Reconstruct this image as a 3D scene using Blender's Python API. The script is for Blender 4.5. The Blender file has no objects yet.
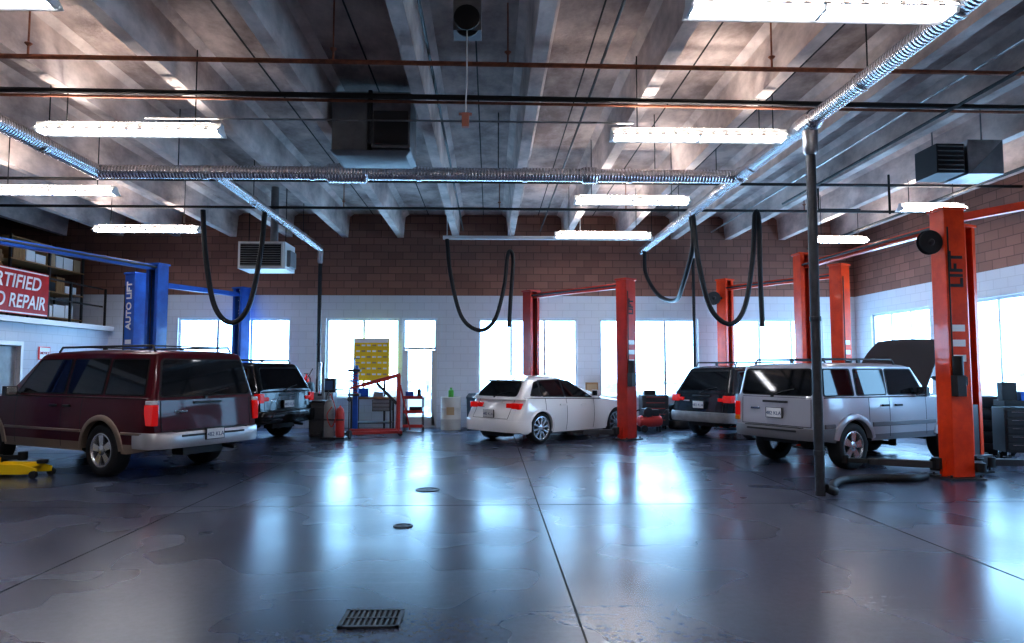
import bpy, bmesh, math, random
from mathutils import Vector, Matrix
random.seed(4)
S=bpy.context.scene
PI=math.pi
# ------------------------------------------------------------------ materials
def newmat(name):
    m=bpy.data.materials.new(name); m.use_nodes=True
    nt=m.node_tree; return m,nt,nt.nodes['Principled BSDF']
def mat(name,col,rough=0.5,metal=0.0,col2=None,scale=3.0,bump=0.0,bscale=40.0,coat=0.0,emit=0.0,stretch=None,spec=None,wave=None,contrast=None):
    m,nt,b=newmat(name)
    b.inputs['Base Color'].default_value=(*col,1); b.inputs['Roughness'].default_value=rough
    b.inputs['Metallic'].default_value=metal
    if coat: b.inputs['Coat Weight'].default_value=coat; b.inputs['Coat Roughness'].default_value=0.04
    if spec is not None: b.inputs['Specular IOR Level'].default_value=spec
    if emit: b.inputs['Emission Color'].default_value=(*col,1); b.inputs['Emission Strength'].default_value=emit
    tc=nt.nodes.new('ShaderNodeTexCoord')
    if col2 is not None:
        mp=nt.nodes.new('ShaderNodeMapping'); nt.links.new(tc.outputs['Object'],mp.inputs[0])
        if stretch: mp.inputs['Scale'].default_value=stretch
        n=nt.nodes.new('ShaderNodeTexNoise'); n.inputs['Scale'].default_value=scale; n.inputs['Detail'].default_value=6; n.inputs['Roughness'].default_value=.65
        nt.links.new(mp.outputs[0],n.inputs['Vector'])
        r=nt.nodes.new('ShaderNodeValToRGB'); lo,hi=contrast or (.35,.65)
        r.color_ramp.elements[0].position=lo; r.color_ramp.elements[1].position=hi
        r.color_ramp.elements[0].color=(*col,1); r.color_ramp.elements[1].color=(*col2,1)
        nt.links.new(n.outputs['Fac'],r.inputs[0]); nt.links.new(r.outputs[0],b.inputs['Base Color'])
    if bump:
        n=nt.nodes.new('ShaderNodeTexNoise'); n.inputs['Scale'].default_value=bscale
        nt.links.new(tc.outputs['Object'],n.inputs['Vector'])
        bp=nt.nodes.new('ShaderNodeBump'); bp.inputs['Strength'].default_value=bump; bp.inputs['Distance'].default_value=.02
        nt.links.new(n.outputs['Fac'],bp.inputs['Height']); nt.links.new(bp.outputs[0],b.inputs['Normal'])
    if wave:
        n=nt.nodes.new('ShaderNodeTexWave'); n.bands_direction='Z'; n.inputs['Scale'].default_value=wave
        nt.links.new(tc.outputs['Object'],n.inputs['Vector'])
        bp=nt.nodes.new('ShaderNodeBump'); bp.inputs['Strength'].default_value=.6; bp.inputs['Distance'].default_value=.02
        nt.links.new(n.outputs['Fac'],bp.inputs['Height']); nt.links.new(bp.outputs[0],b.inputs['Normal'])
    return m
def paint(n,c,r=.25,c2=None,metal=0.0,coat=1.0,spec=None): return mat(n,c,r,metal,coat=coat,col2=c2,scale=2,spec=spec)
BLACK=mat('black_rubber',(.012,.012,.013),.6,bump=.1)
DARK=mat('dark_plastic',(.02,.02,.022),.45)
SEAM=mat('seam',(.006,.006,.006),.7)
GLASS=mat('tinted_glass',(.008,.010,.013),.04,spec=.35)
RIM=mat('alloy_rim',(.62,.63,.65),.25,.85)
CHROME=mat('chrome',(.75,.76,.78),.15,1)
STEEL=mat('galvanised_steel',(.55,.56,.58),.32,1,col2=(.35,.36,.38),scale=5)
DUCT=mat('spiral_duct',(.85,.85,.88),.25,1,wave=6)
REDL=mat('red_lens',(.60,.01,.008),.15,coat=1,emit=.15)
AMB=mat('amber_lens',(.8,.25,.02),.15,coat=1)
WLENS=mat('clear_lens',(.7,.72,.75),.1,coat=1)
PLATE=mat('plate',(.75,.77,.78),.4)
PLTX=mat('plate_text',(.05,.1,.2),.5)
WHITE=mat('white_enamel',(.85,.85,.85),.35)
GREY=mat('grey_paint',(.28,.29,.3),.45,col2=(.2,.2,.21))
DGREY=mat('dark_grey_metal',(.07,.07,.075),.45,.5)
RUST=mat('rusty_pipe',(.42,.15,.08),.55,.2,col2=(.2,.08,.05),scale=8)
BPIPE=mat('black_pipe',(.03,.028,.028),.5,.3)
HOSE=mat('exhaust_hose',(.012,.012,.014),.55)
GHOSE=mat('grey_hose',(.045,.05,.062),.5,col2=(.03,.032,.04),scale=10)
ORANGE=mat('orange_lift_paint',(.88,.075,.008),.38,col2=(.70,.045,.006),scale=4,coat=.3)
REDP=mat('red_lift_paint',(.55,.035,.015),.38,col2=(.40,.022,.012),scale=4,coat=.3)
BLUE=mat('blue_lift_paint',(.02,.13,.55),.38,col2=(.015,.09,.40),scale=4,coat=.3)
YEL=mat('yellow_paint',(.9,.62,.015),.4)
WOOD=mat('plywood',(.38,.21,.09),.6,col2=(.22,.12,.05),scale=4,stretch=(1,8,1))
CARD=mat('cardboard',(.45,.32,.19),.7)
TUBE=mat('fluorescent_tube',(.95,.95,1.0),.4,emit=20)
UPL=mat('added_uplight_glow',(1.0,.91,.84),.4,emit=20)  # glow for the reflector slots and the added ceiling-brightening strip
GREEN=mat('green_plastic',(.08,.35,.05),.4)
SIGNRED=mat('sign_red',(.50,.012,.010),.45,col2=(.38,.008,.008),scale=5)
ALU=mat('window_frame',(.62,.64,.66),.4,.3)

def pane_mat():
    m,nt,b=newmat('daylit_glass')
    g=nt.nodes.new('ShaderNodeNewGeometry'); n=nt.nodes.new('ShaderNodeTexNoise'); n.inputs['Scale'].default_value=1.6; n.inputs['Detail'].default_value=3
    mp=nt.nodes.new('ShaderNodeMapping'); mp.inputs['Scale'].default_value=(1,1,2.2); nt.links.new(g.outputs['Position'],mp.inputs[0]); nt.links.new(mp.outputs[0],n.inputs['Vector'])
    sp=nt.nodes.new('ShaderNodeSeparateXYZ'); nt.links.new(g.outputs['Position'],sp.inputs[0])
    mr=nt.nodes.new('ShaderNodeMapRange'); mr.inputs[1].default_value=.8; mr.inputs[2].default_value=2.0; mr.inputs[3].default_value=-.17; mr.inputs[4].default_value=.25
    nt.links.new(sp.outputs[2],mr.inputs[0])
    ad=nt.nodes.new('ShaderNodeMath'); nt.links.new(n.outputs['Fac'],ad.inputs[0]); nt.links.new(mr.outputs[0],ad.inputs[1])
    r=nt.nodes.new('ShaderNodeValToRGB'); r.color_ramp.elements[0].position=.36; r.color_ramp.elements[1].position=.47
    r.color_ramp.elements[0].color=(.06,.10,.155,1); r.color_ramp.elements[1].color=(.33,.64,1,1)
    nt.links.new(ad.outputs[0],r.inputs[0]); nt.links.new(r.outputs[0],b.inputs['Emission Color'])
    b.inputs['Emission Strength'].default_value=6.5; b.inputs['Base Color'].default_value=(.1,.12,.14,1); b.inputs['Roughness'].default_value=.1
    return m
PANE=pane_mat()

def floor_mat():
    m,nt,b=newmat('sealed_concrete_floor')
    tc=nt.nodes.new('ShaderNodeTexCoord')
    def noise(scale,detail=8,st=None,rough=.6):
        mp=nt.nodes.new('ShaderNodeMapping'); nt.links.new(tc.outputs['Object'],mp.inputs[0])
        if st: mp.inputs['Scale'].default_value=st
        n=nt.nodes.new('ShaderNodeTexNoise'); n.inputs['Scale'].default_value=scale; n.inputs['Detail'].default_value=detail; n.inputs['Roughness'].default_value=rough
        nt.links.new(mp.outputs[0],n.inputs['Vector']); return n
    def ramp(src,p0,c0,p1,c1):
        r=nt.nodes.new('ShaderNodeValToRGB'); e=r.color_ramp.elements
        e[0].position=p0;e[0].color=(*c0,1);e[1].position=p1;e[1].color=(*c1,1); nt.links.new(src.outputs['Fac'],r.inputs[0]); return r
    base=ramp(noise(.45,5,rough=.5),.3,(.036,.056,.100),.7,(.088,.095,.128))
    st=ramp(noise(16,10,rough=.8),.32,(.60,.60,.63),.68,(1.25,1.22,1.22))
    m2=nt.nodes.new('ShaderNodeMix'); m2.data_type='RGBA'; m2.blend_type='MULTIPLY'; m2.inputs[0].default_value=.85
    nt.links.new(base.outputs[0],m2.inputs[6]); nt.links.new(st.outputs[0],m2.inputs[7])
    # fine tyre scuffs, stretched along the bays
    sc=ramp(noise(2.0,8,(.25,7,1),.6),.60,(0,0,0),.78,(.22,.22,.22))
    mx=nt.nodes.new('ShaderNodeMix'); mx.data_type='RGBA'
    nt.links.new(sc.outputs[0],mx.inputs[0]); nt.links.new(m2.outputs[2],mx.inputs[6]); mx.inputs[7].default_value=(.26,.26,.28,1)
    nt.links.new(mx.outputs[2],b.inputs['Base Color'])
    rr=ramp(noise(.7,2,rough=.4),.3,(.22,.22,.22),.7,(.32,.32,.32)); nt.links.new(rr.outputs[0],b.inputs['Roughness'])
    b.inputs['Specular IOR Level'].default_value=.75
    return m
FLOOR=floor_mat()

def block_wall(name,axis,zsplit=3.6,low=(.66,.71,.78),high=((.33,.165,.125),(.235,.12,.09))):
    m,nt,b=newmat(name)
    g=nt.nodes.new('ShaderNodeNewGeometry'); sp=nt.nodes.new('ShaderNodeSeparateXYZ'); nt.links.new(g.outputs['Position'],sp.inputs[0])
    cb=nt.nodes.new('ShaderNodeCombineXYZ'); nt.links.new(sp.outputs[axis],cb.inputs[0]); nt.links.new(sp.outputs[2],cb.inputs[1])
    def brick(c1,c2,mo):
        k=nt.nodes.new('ShaderNodeTexBrick'); nt.links.new(cb.outputs[0],k.inputs['Vector'])
        k.inputs['Scale'].default_value=1; k.inputs['Brick Width'].default_value=.4; k.inputs['Row Height'].default_value=.2; k.inputs['Mortar Size'].default_value=.008
        k.inputs['Color1'].default_value=(*c1,1);k.inputs['Color2'].default_value=(*c2,1);k.inputs['Mortar'].default_value=(*mo,1); return k
    k1=brick(low,tuple(c*.96 for c in low),tuple(c*.84 for c in low)); k2=brick(high[0],high[1],tuple(c*.55 for c in high[1]))
    gt=nt.nodes.new('ShaderNodeMath'); gt.operation='GREATER_THAN'; gt.inputs[1].default_value=zsplit; nt.links.new(sp.outputs[2],gt.inputs[0])
    mx=nt.nodes.new('ShaderNodeMix'); mx.data_type='RGBA'; nt.links.new(gt.outputs[0],mx.inputs[0]); nt.links.new(k1.outputs[0],mx.inputs[6]); nt.links.new(k2.outputs[0],mx.inputs[7])
    nt.links.new(mx.outputs[2],b.inputs['Base Color']); b.inputs['Roughness'].default_value=.7
    return m
WALLX=block_wall('block_wall_far',0); WALLY=block_wall('block_wall_side',1)
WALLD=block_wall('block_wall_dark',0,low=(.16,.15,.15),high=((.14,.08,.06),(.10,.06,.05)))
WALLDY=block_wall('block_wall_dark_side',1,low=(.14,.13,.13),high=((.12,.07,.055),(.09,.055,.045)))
WALLO=block_wall('office_wall',1,zsplit=9)
CEIL=mat('concrete_ceiling',(.24,.18,.165),.8,col2=(.62,.51,.47),scale=1.3,stretch=(1.2,.8,1),contrast=(.34,.64),bump=.3,bscale=20)
STEM=mat('concrete_beam',(.36,.29,.27),.75,col2=(.82,.70,.65),scale=1.5,stretch=(1,.6,1.2),contrast=(.32,.64),bump=.2,bscale=20)

# ------------------------------------------------------------------ mesh builder
class MB:
    def __init__(s): s.v=[];s.f=[];s.m=[]
    def add(s,vs,fs,mi=0):
        o=len(s.v); s.v+= [tuple(v) for v in vs]
        for f in fs: s.f.append(tuple(i+o for i in f)); s.m.append(mi)
    def box(s,c,d,mi=0,rz=0,ry=0,rx=0,tx=1,ty=1):
        M=Matrix.Translation(c)@Matrix.Rotation(rz,4,'Z')@Matrix.Rotation(ry,4,'Y')@Matrix.Rotation(rx,4,'X')
        vs=[]
        for z in(-.5,.5):
            k=(tx,ty) if z>0 else (1,1)
            for x,y in((-.5,-.5),(.5,-.5),(.5,.5),(-.5,.5)): vs.append(M@Vector((x*d[0]*k[0],y*d[1]*k[1],z*d[2])))
        s.add(vs,[(3,2,1,0),(4,5,6,7),(0,1,5,4),(1,2,6,5),(2,3,7,6),(3,0,4,7)],mi); return s
    def beam(s,a,b,w,h,mi=0):
        a=Vector(a);b=Vector(b);d=(b-a);L=d.length;d.normalize()
        up=Vector((0,0,1)) if abs(d.z)<.98 else Vector((1,0,0))
        sx=d.cross(up).normalized(); sy=sx.cross(d).normalized()
        vs=[]
        for p in(a,b):
            for x,y in((-.5,-.5),(.5,-.5),(.5,.5),(-.5,.5)): vs.append(p+sx*x*w+sy*y*h)
        s.add(vs,[(3,2,1,0),(4,5,6,7),(0,1,5,4),(1,2,6,5),(2,3,7,6),(3,0,4,7)],mi); return s
    def loft(s,rings,mi=0,cap=True,mf=None):
        n=len(rings[0]); vs=[p for r in rings for p in r]; o=len(s.v); s.v+=[tuple(v) for v in vs]
        for i in range(len(rings)-1):
            for j in range(n):
                k=(j+1)%n
                s.f.append((o+i*n+j,o+i*n+k,o+(i+1)*n+k,o+(i+1)*n+j)); s.m.append(mf(i,j) if mf else mi)
        if cap:
            s.f.append(tuple(o+j for j in range(n))[::-1]); s.m.append(mi)
            s.f.append(tuple(o+(len(rings)-1)*n+j for j in range(n))); s.m.append(mi)
        return s
    def tube(s,pts,r,n=8,mi=0):
        pts=[Vector(p) for p in pts]; rings=[]; prev=None
        for i,p in enumerate(pts):
            d=(pts[min(i+1,len(pts)-1)]-pts[max(i-1,0)]).normalized()
            if prev is None:
                up=Vector((0,0,1)) if abs(d.z)<.95 else Vector((1,0,0)); sx=d.cross(up).normalized()
            else: sx=(prev-d*prev.dot(d)).normalized()
            prev=sx; sy=d.cross(sx)
            rr=r[i] if isinstance(r,(list,tuple)) else r
            rings.append([p+(sx*math.cos(2*PI*j/n)+sy*math.sin(2*PI*j/n))*rr for j in range(n)])
        return s.loft(rings,mi)
    def cyl(s,a,b,r,r2=None,n=16,mi=0): return s.tube([a,b],[r,r if r2 is None else r2],n,mi)
    def lathe(s,prof,c=(0,0,0),axis='Z',n=28,mi=0,close=False):
        c=Vector(c); rings=[]
        for r,h in prof:
            ring=[]
            for j in range(n):
                a=2*PI*j/n; u,v=r*math.cos(a),r*math.sin(a)
                ring.append(c+(Vector((u,v,h)) if axis=='Z' else Vector((u,h,v)) if axis=='Y' else Vector((h,u,v))))
            rings.append(ring)
        return s.loft(rings,mi,cap=not close)
    def poly(s,pts,mi=0): s.add(pts,[tuple(range(len(pts)))],mi); return s
    def build(s,name,mats,parent=None,angle=35,bevel=0,loc=None,rot=None,seg=2):
        me=bpy.data.meshes.new(name); me.from_pydata(s.v,[],s.f)
        if not isinstance(mats,(list,tuple)): mats=[mats]
        for m in mats: me.materials.append(m)
        for p,i in zip(me.polygons,s.m): p.material_index=i; p.use_smooth=True
        bm=bmesh.new(); bm.from_mesh(me); bmesh.ops.recalc_face_normals(bm,faces=bm.faces); bm.to_mesh(me); bm.free()
        me.set_sharp_from_angle(angle=math.radians(angle))
        o=bpy.data.objects.new(name,me); S.collection.objects.link(o)
        if parent: o.parent=parent
        if loc: o.location=loc
        if rot: o.rotation_euler=rot
        if bevel:
            b=o.modifiers.new('bevel','BEVEL'); b.width=bevel; b.segments=seg; b.limit_method='ANGLE'; b.angle_limit=math.radians(40)
        return o
def empty(name,loc,rz=0):
    e=bpy.data.objects.new(name,None); e.location=loc; e.rotation_euler=(0,0,rz); e.empty_display_size=.2; S.collection.objects.link(e); return e
def text(body,size,mt,loc,rot,parent=None,name='lettering',ext=.004,shear=0,bold=0,sx=1):
    c=bpy.data.curves.new(name,'FONT'); c.body=body; c.size=size; c.extrude=ext; c.align_x='CENTER'; c.align_y='CENTER'; c.shear=shear; c.offset=bold
    c.materials.append(mt); o=bpy.data.objects.new(name,c); S.collection.objects.link(o)
    if parent: o.parent=parent
    o.matrix_local=Matrix.Translation(loc)@rot@Matrix.Diagonal((sx,1,1,1)); return o
def lerp(a,b,t): return a+(b-a)*t
def interp(pts,x):
    if x<=pts[0][0]: return pts[0][1]
    for (a,b),(c,d) in zip(pts,pts[1:]):
        if x<=c: return b+(d-b)*(x-a)/(c-a)
    return pts[-1][1]
def catmull(P,n=10):
    P=[Vector(p) for p in P]; Q=[P[0]*2-P[1]]+P+[P[-1]*2-P[-2]]; out=[]
    for i in range(1,len(Q)-2):
        for k in range(n):
            t=k/n; a,b,c,d=Q[i-1:i+3]
            out.append(.5*((2*b)+(c-a)*t+(2*a-5*b+4*c-d)*t*t+(3*b-a-3*c+d)*t**3))
    out.append(P[-1]); return out

# ------------------------------------------------------------------ room
YF=19.2; XR=10.2; XL=-13.0; XO=-10.3; ZC=5.85; YB=-4
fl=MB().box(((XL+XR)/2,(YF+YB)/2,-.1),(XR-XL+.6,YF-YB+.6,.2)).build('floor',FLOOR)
j=MB()
for x in(-7.6,-3.5,.57,4.05,8.1): j.box((x,(YF+YB)/2,.0012),(.014,YF-YB-.2,.0016))
for y in(3.2,8.35,13.6): j.box((-1.4,y,.0012),(XR-XL-.4,.006,.0016))
j.build('floor_joints',SEAM,parent=fl)
def wall(name,axis,pos,a0,a1,z1,ops,mt,th=.3,sign=1):
    m=MB(); c=pos+sign*th/2
    def bx(a,b,z0,zz):
        if b-a<1e-4 or zz-z0<1e-4: return
        if axis=='x': m.box(((a+b)/2,c,(z0+zz)/2),(b-a,th,zz-z0))
        else: m.box((c,(a+b)/2,(z0+zz)/2),(th,b-a,zz-z0))
    cur=a0
    for a,b,z0,zz in sorted(ops):
        bx(cur,a,0,z1); bx(a,b,0,z0); bx(a,b,zz,z1); cur=b
    bx(cur,a1,0,z1)
    return m.build(name,mt)
farops=[(-8.45,-5.43,.78,2.97),(-4.47,-2.47,.78,2.97),(-2.39,-1.45,0,2.97),(-.33,2.41,.78,2.97),(3.02,5.76,.78,2.97),(6.6,9.3,.78,2.97)]
wall('wall_far','x',YF,XL,XR,ZC,farops,WALLX)
rops=[(8.6,11.0,.9,3.05),(12,14.65,.9,3.05),(15.9,18.4,.9,3.05)]  # first opening is an invented window, out of view
wall('wall_right','y',XR,YB,YF,ZC,rops,WALLY)
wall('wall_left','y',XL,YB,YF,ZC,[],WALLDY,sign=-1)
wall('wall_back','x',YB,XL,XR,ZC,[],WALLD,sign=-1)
wall('wall_office','y',XO,8.0,YF,2.59,[(14.7,15.7,0,2.1)],WALLO,th=.2,sign=-1)
nwin=0
def window(axis,pos,a,b,z0,z1,mull,sign=1,hbar=None,door=False):
    global nwin
    nwin+=1; m=MB(); off=pos+sign*.12; t=.06; d=.1
    def bx(p,q,u,v,mi=0,dd=d,o=0):
        if axis=='x': m.box(((p+q)/2,off+o,(u+v)/2),(q-p,dd,v-u),mi)
        else: m.box((off+o,(p+q)/2,(u+v)/2),(dd,q-p,v-u),mi)
    bx(a,a+t,z0,z1);bx(b-t,b,z0,z1);bx(a+t,b-t,z0,z0+t);bx(a+t,b-t,z1-t,z1)
    for x in mull: bx(x-t/2,x+t/2,z0+t,z1-t)
    for z in (hbar or []): bx(a+t,b-t,z-t/2,z+t/2)
    if door: bx(a+t,a+t+.09,t,2.1);bx(b-t-.09,b-t,t,2.1);bx(a+t,b-t,t,.28); bx(b-.26,b-.22,.95,1.15,0,.2,-.05*sign)
    bx(a+.02,b-.02,z0+.02,z1-.02,1,.012,.03*sign)
    if not door:
        if axis=='x': m.box(((a+b)/2,pos+.02*sign,z0+.01),(b-a,.16,.03))
        else: m.box((pos+.02*sign,(a+b)/2,z0+.01),(.16,b-a,.03))
    return m.build('door_1' if door else f'window_{nwin}',[ALU,PANE])
window('x',YF,-8.45,-5.43,.78,2.97,[-6.5,-7.4])
window('x',YF,-4.47,-2.47,.78,2.97,[-3.45])
window('x',YF,-2.39,-1.45,0,2.97,[],hbar=[2.15],door=True)
window('x',YF,-.33,2.41,.78,2.97,[.58,1.5])
window('x',YF,3.02,5.76,.78,2.97,[3.95,4.85])
window('x',YF,6.6,9.3,.78,2.97,[7.5,8.4])
for o in rops: window('y',XR,o[0],o[1],o[2],o[3],[o[0]+(o[1]-o[0])*k/3 for k in(1,2)])
m=MB().box(((XL+XR)/2,(YF+YB)/2,ZC+.1),(XR-XL+.6,YF-YB+.6,.2),0)
k=-9
while True:
    x=.57+1.52*k; k+=1
    if x<XL+.2: continue
    if x>XR-.2: break
    y0,y1=YB,YF
    r=lambda y:[(x-.085,y,5.2),(x+.085,y,5.2),(x+.13,y,ZC-.08),(x+.24,y,ZC),(x-.24,y,ZC),(x-.13,y,ZC-.08)]
    m.loft([r(y0),r(y1)],1)
    m.box((x+.76,(y0+y1)/2,ZC-.004),(.02,y1-y0,.01),2)
m.build('ceiling',[CEIL,STEM,SEAM],angle=20)
m=MB().box(((XO-.2+XL)/2,(8+YF)/2,2.66),(XO-.24-XL,YF-8.04,.12),0).box((XO-.02,(8+YF)/2,2.66),(.36,YF-8.04,.12),1)
m.build('mezzanine_deck',[WOOD,WHITE])
m=MB()
for y in [8.2+1.57*i for i in range(8)]: m.box((XO-.1,y,3.24),(.05,.05,1.0))
for z in(3.25,3.72): m.box((XO-.1,13.6,z),(.04,10.9,.04))
m.build('mezzanine_railing',BPIPE)
m=MB().box((XO-.12,15.2,1.04),(.05,.98,2.08)).box((XO-.02,14.66,1.06),(.08,.08,2.14),1).box((XO-.02,15.74,1.06),(.08,.08,2.14),1).box((XO-.02,15.2,2.15),(.08,1.16,.09),1).cyl((XO-.1,15.6,1.0),(XO-.02,15.6,1.0),.03,mi=1)
m.build('door_2',[GREY,WHITE])
RY90=Matrix.Rotation(PI/2,4,'Z')@Matrix.Rotation(PI/2,4,'X')
def wsign(name,y,z,w,h,body,size):
    e=empty(name,(XO+.02,y,z)); MB().box((0,0,0),(.02,w,h),0).box((.011,0,0),(.004,w-.04,h-.04),1).build('panel',[REDL,WHITE],parent=e)
    text(body,size,SIGNRED,(.016,0,0),RY90,e)
wsign('safety_sign',14.35,1.95,.3,.42,'NO\nSMOKING',.07); wsign('safety_sign',16.5,1.95,.4,.3,'NOTICE',.09)
e=empty('auto_repair_sign',(XO+.06,14.7,3.27))
MB().box((0,0,0),(.05,3.5,.98),0).box((.027,0,.46),(.006,3.44,.03),1).box((.027,0,-.46),(.006,3.44,.03),1).build('panel',[SIGNRED,WHITE],parent=e)
text('CERTIFIED',.42,WHITE,(.035,.42,.2),RY90,e,shear=.2,bold=.006,sx=1.05)
text('AUTO REPAIR',.42,WHITE,(.035,.40,-.22),RY90,e,shear=.2,bold=.006,sx=.93)
e=empty('storage_shelf',(-11.1,17.3,2.73)); m=MB()
for x in(-.35,.35):
    for y in(-1.4,0,1.4): m.box((x,y,.95),(.05,.05,1.9))
for z in(.12,.75,1.35,1.85): m.box((0,0,z),(.76,2.85,.03),1)
m.build('frame',[DGREY,WOOD],parent=e)
m=MB()
for z,hs in((.135,.35),(.765,.4),(1.365,.38)):
    y=-1.25
    while y<1.1:
        w=random.uniform(.3,.55); h=random.uniform(.2,hs); m.box((0.05,y+w/2,z+h/2),(.5,w-.04,h),random.choice([0,0,1,2,3])); y+=w
m.build('stored_boxes',[CARD,WHITE,DGREY,WOOD],parent=e)
e=empty('wooden_crate',(-11.2,14.6,2.73)); m=MB()
for i in range(7): m.box((.42,0,.12+i*.2),(.03,2.2,.15))
for y in(-1.05,0,1.05): m.box((.38,y,.75),(.06,.08,1.5))
m.box((0,0,.75),(.74,2.1,1.4),0); m.build('slats',WOOD,parent=e)

def drain(x,y,w,d,name='floor_drain'):
    m=MB(); t=.025
    m.box((x,y,.001),(w,d,.002),1)
    for sx in(-1,1): m.box((x+sx*(w/2-t/2),y,.006),(t,d,.012))
    for sy in(-1,1): m.box((x,y+sy*(d/2-t/2),.006),(w,t,.012))
    n=11
    for i in range(n): m.box((x-w/2+w*(i+.5)/n,y,.006),(w/n*.45,d-.05,.008))
    m.box((x,y,.007),(w-.05,.02,.01)); m.build(name,[DGREY,SEAM])
drain(-.75,4.62,.38,.32)
for x,y,r in((-.82,9.4,.16),(-.88,7.27,.10)):
    MB().lathe([(r,0),(r,.008),(r-.02,.01),(r-.03,.004),(.03,.004),(.02,.008)],(x,y,0.001)).build('manhole_cover',DGREY)

# ------------------------------------------------------------------ ceiling services
def light(xa,xb,y,z=4.65):
    e=empty('fluorescent_light',((xa+xb)/2,y,z)); L=xb-xa
    m=MB()
    sec=[(-.17,-.0),(-.15,.02),(-.07,.07),(-.05,.13),(.05,.13),(.07,.07),(.15,.02),(.17,0),(.155,0),(.06,.055),(-.06,.055),(-.155,0)]
    m.loft([[(x,a,b) for a,b in sec] for x in(-L/2,L/2)],0)
    for x in(-L/2+.02,0,L/2-.02): m.box((x,0,.02),(.03,.2,.07),0)
    for i in range(14):
        m.box((-L/2+L*(i+.5)/14,-.115,.0475),(.09,.045,.006),1,rx=.56)
    m.box((0,0,.133),(L-.2,.07,.006),1)  # glowing strip added on top, hidden from below, to brighten the ceiling
    m.build('reflector',[WHITE,UPL],parent=e)
    m=MB()
    for yy in(-.055,.055): m.cyl((-L/2+.03,yy,.015),(L/2-.03,yy,.015),.02,n=10)
    m.build('tubes',TUBE,parent=e)
    m=MB()
    for x in(-L*.35,L*.35): m.cyl((x,0,.12),(x,0,ZC-z),.008,n=6)
    m.build('hangers',BPIPE,parent=e)
for a in((1.68,4.0,5.75),(1.6,3.95,9.07),(1.55,3.68,12.7),(1.5,3.75,16.1),(-5.85,-3.5,9.07),(-6.1,-3.65,5.75),(-8.75,-6.55,12.3),(-8.8,-6.5,15.7),(7.8,9.1,16.5),(7.9,9.15,13.1),
          (1.6,3.95,1.5),(-6,-3.5,1.5),(1.6,3.95,-1.8),(-6,-3.5,-1.8),(6.5,8.8,3.0),(6.5,8.8,-1),(-11.5,-9.2,4)): light(*a)  # this row: unseen fixtures added around the camera to light the foreground
def duct(name,a,b,r,ex=()):
    a=Vector(a);b=Vector(b);L=(b-a).length; q=(b-a).to_track_quat('Z','Y')
    prof=[]; n=max(2,int(L/1.5))
    prof=[(r,0)]
    for i in range(1,n):
        h=L*i/n; prof+=[(r,h-.04),(r*1.12,h-.038),(r*1.12,h+.038),(r,h+.04)]
    prof+=[(r,L)]
    m=MB().lathe(prof,n=24)
    for h0,h1,k in ex: m.lathe([(r,h0),(r*k,h0+.05),(r*k,h1-.05),(r,h1)],n=24)
    o=m.build(name,DUCT); o.location=a; o.rotation_euler=q.to_euler()
    h=MB(); n=max(2,int(L/2.5))
    for i in range(n):
        p=a.lerp(b,(i+.5)/n); h.cyl(p+Vector((0,0,r)),(p.x,p.y,ZC),.008,n=6)
    hh=h.build('duct_hangers',BPIPE); hh.parent=o; hh.matrix_parent_inverse=(Matrix.Translation(a)@q.to_matrix().to_4x4()).inverted()
    return o
duct('exhaust_duct',(-6.4,11.4,4.8),(4.05,11.4,4.8),.11,ex=((3.7,4.4,1.45),(7.9,8.2,1.25)))
duct('exhaust_duct',(4.17,1.0,4.8),(4.13,18.9,4.8),.10,ex=((7.6,8.1,1.3),(10.2,10.7,1.25)))
duct('exhaust_duct',(-6.4,-2,4.8),(-6.4,11.5,4.8),.115)
duct('exhaust_duct',(-4.5,11.5,4.78),(-4.5,18.6,4.78),.085)
m=MB().tube([(-1.15,16.9,4.78),(4.0,16.9,4.78)],.05,12)
for x in(-1.05,.5,2.2): m.cyl((x,16.9,4.8),(x,16.9,ZC),.012,n=6)
m.build('hose_rail',WHITE)
def hose(name,pts,r,mt=HOSE,n=12):
    c=catmull(pts,n)
    m=MB(); m.tube(c,r,10); return m.build(name,mt,angle=60)
def vhose(x0,y0,z0,x1,y1,z1,xb,zb,tail=None,name='exhaust_hose'):
    yb=(y0+y1)/2
    pts=[(x0,y0,z0),(lerp(x0,xb,.12),y0,lerp(z0,zb,.4)),(lerp(x0,xb,.45),lerp(y0,yb,.5),lerp(z0,zb,.85)),(xb,yb,zb),(lerp(x1,xb,.45),lerp(y1,yb,.5),lerp(z1,zb,.85)),(lerp(x1,xb,.12),y1,lerp(z1,zb,.4)),(x1,y1,z1)]
    if tail: pts+=tail
    return hose(name,pts,.05)
vhose(-4.5,13.95,4.72,-5.72,13.95,4.75,-5.1,2.5)
vhose(-1.05,16.9,4.74,.42,16.9,4.3,-.25,2.52,tail=[(.5,16.9,4.45),(.56,16.9,4.2),(.5,16.9,3.3),(.46,16.9,2.6)])
vhose(4.12,18.4,4.72,4.13,14.1,4.72,4.35,3.2)
vhose(4.14,14.0,4.72,5.42,14.0,4.75,4.85,2.5,tail=[(5.5,14.0,4.6),(5.5,14.0,3.5),(5.52,14.0,2.45)])
def drop(x,y,zt,r,mt,name='exhaust_drop_pipe'):
    m=MB().tube([(x,y,.0),(x,y,zt)],r,14)
    for z in(.5,2.2): m.lathe([(r,z),(r*1.15,z+.01),(r*1.15,z+.06),(r,z+.07)],(x,y,0),n=14)
    m.lathe([(r,zt-.35),(r*1.5,zt-.3),(r*1.6,zt-.02),(r,zt)],(x,y,0),n=16,mi=1)
    return m.build(name,[mt,STEEL])
drop(-4.5,18.55,4.72,.05,HOSE); drop(5.45,18.5,4.9,.04,HOSE)
drop(4.17,8.83,4.72,.062,GHOSE)
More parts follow.
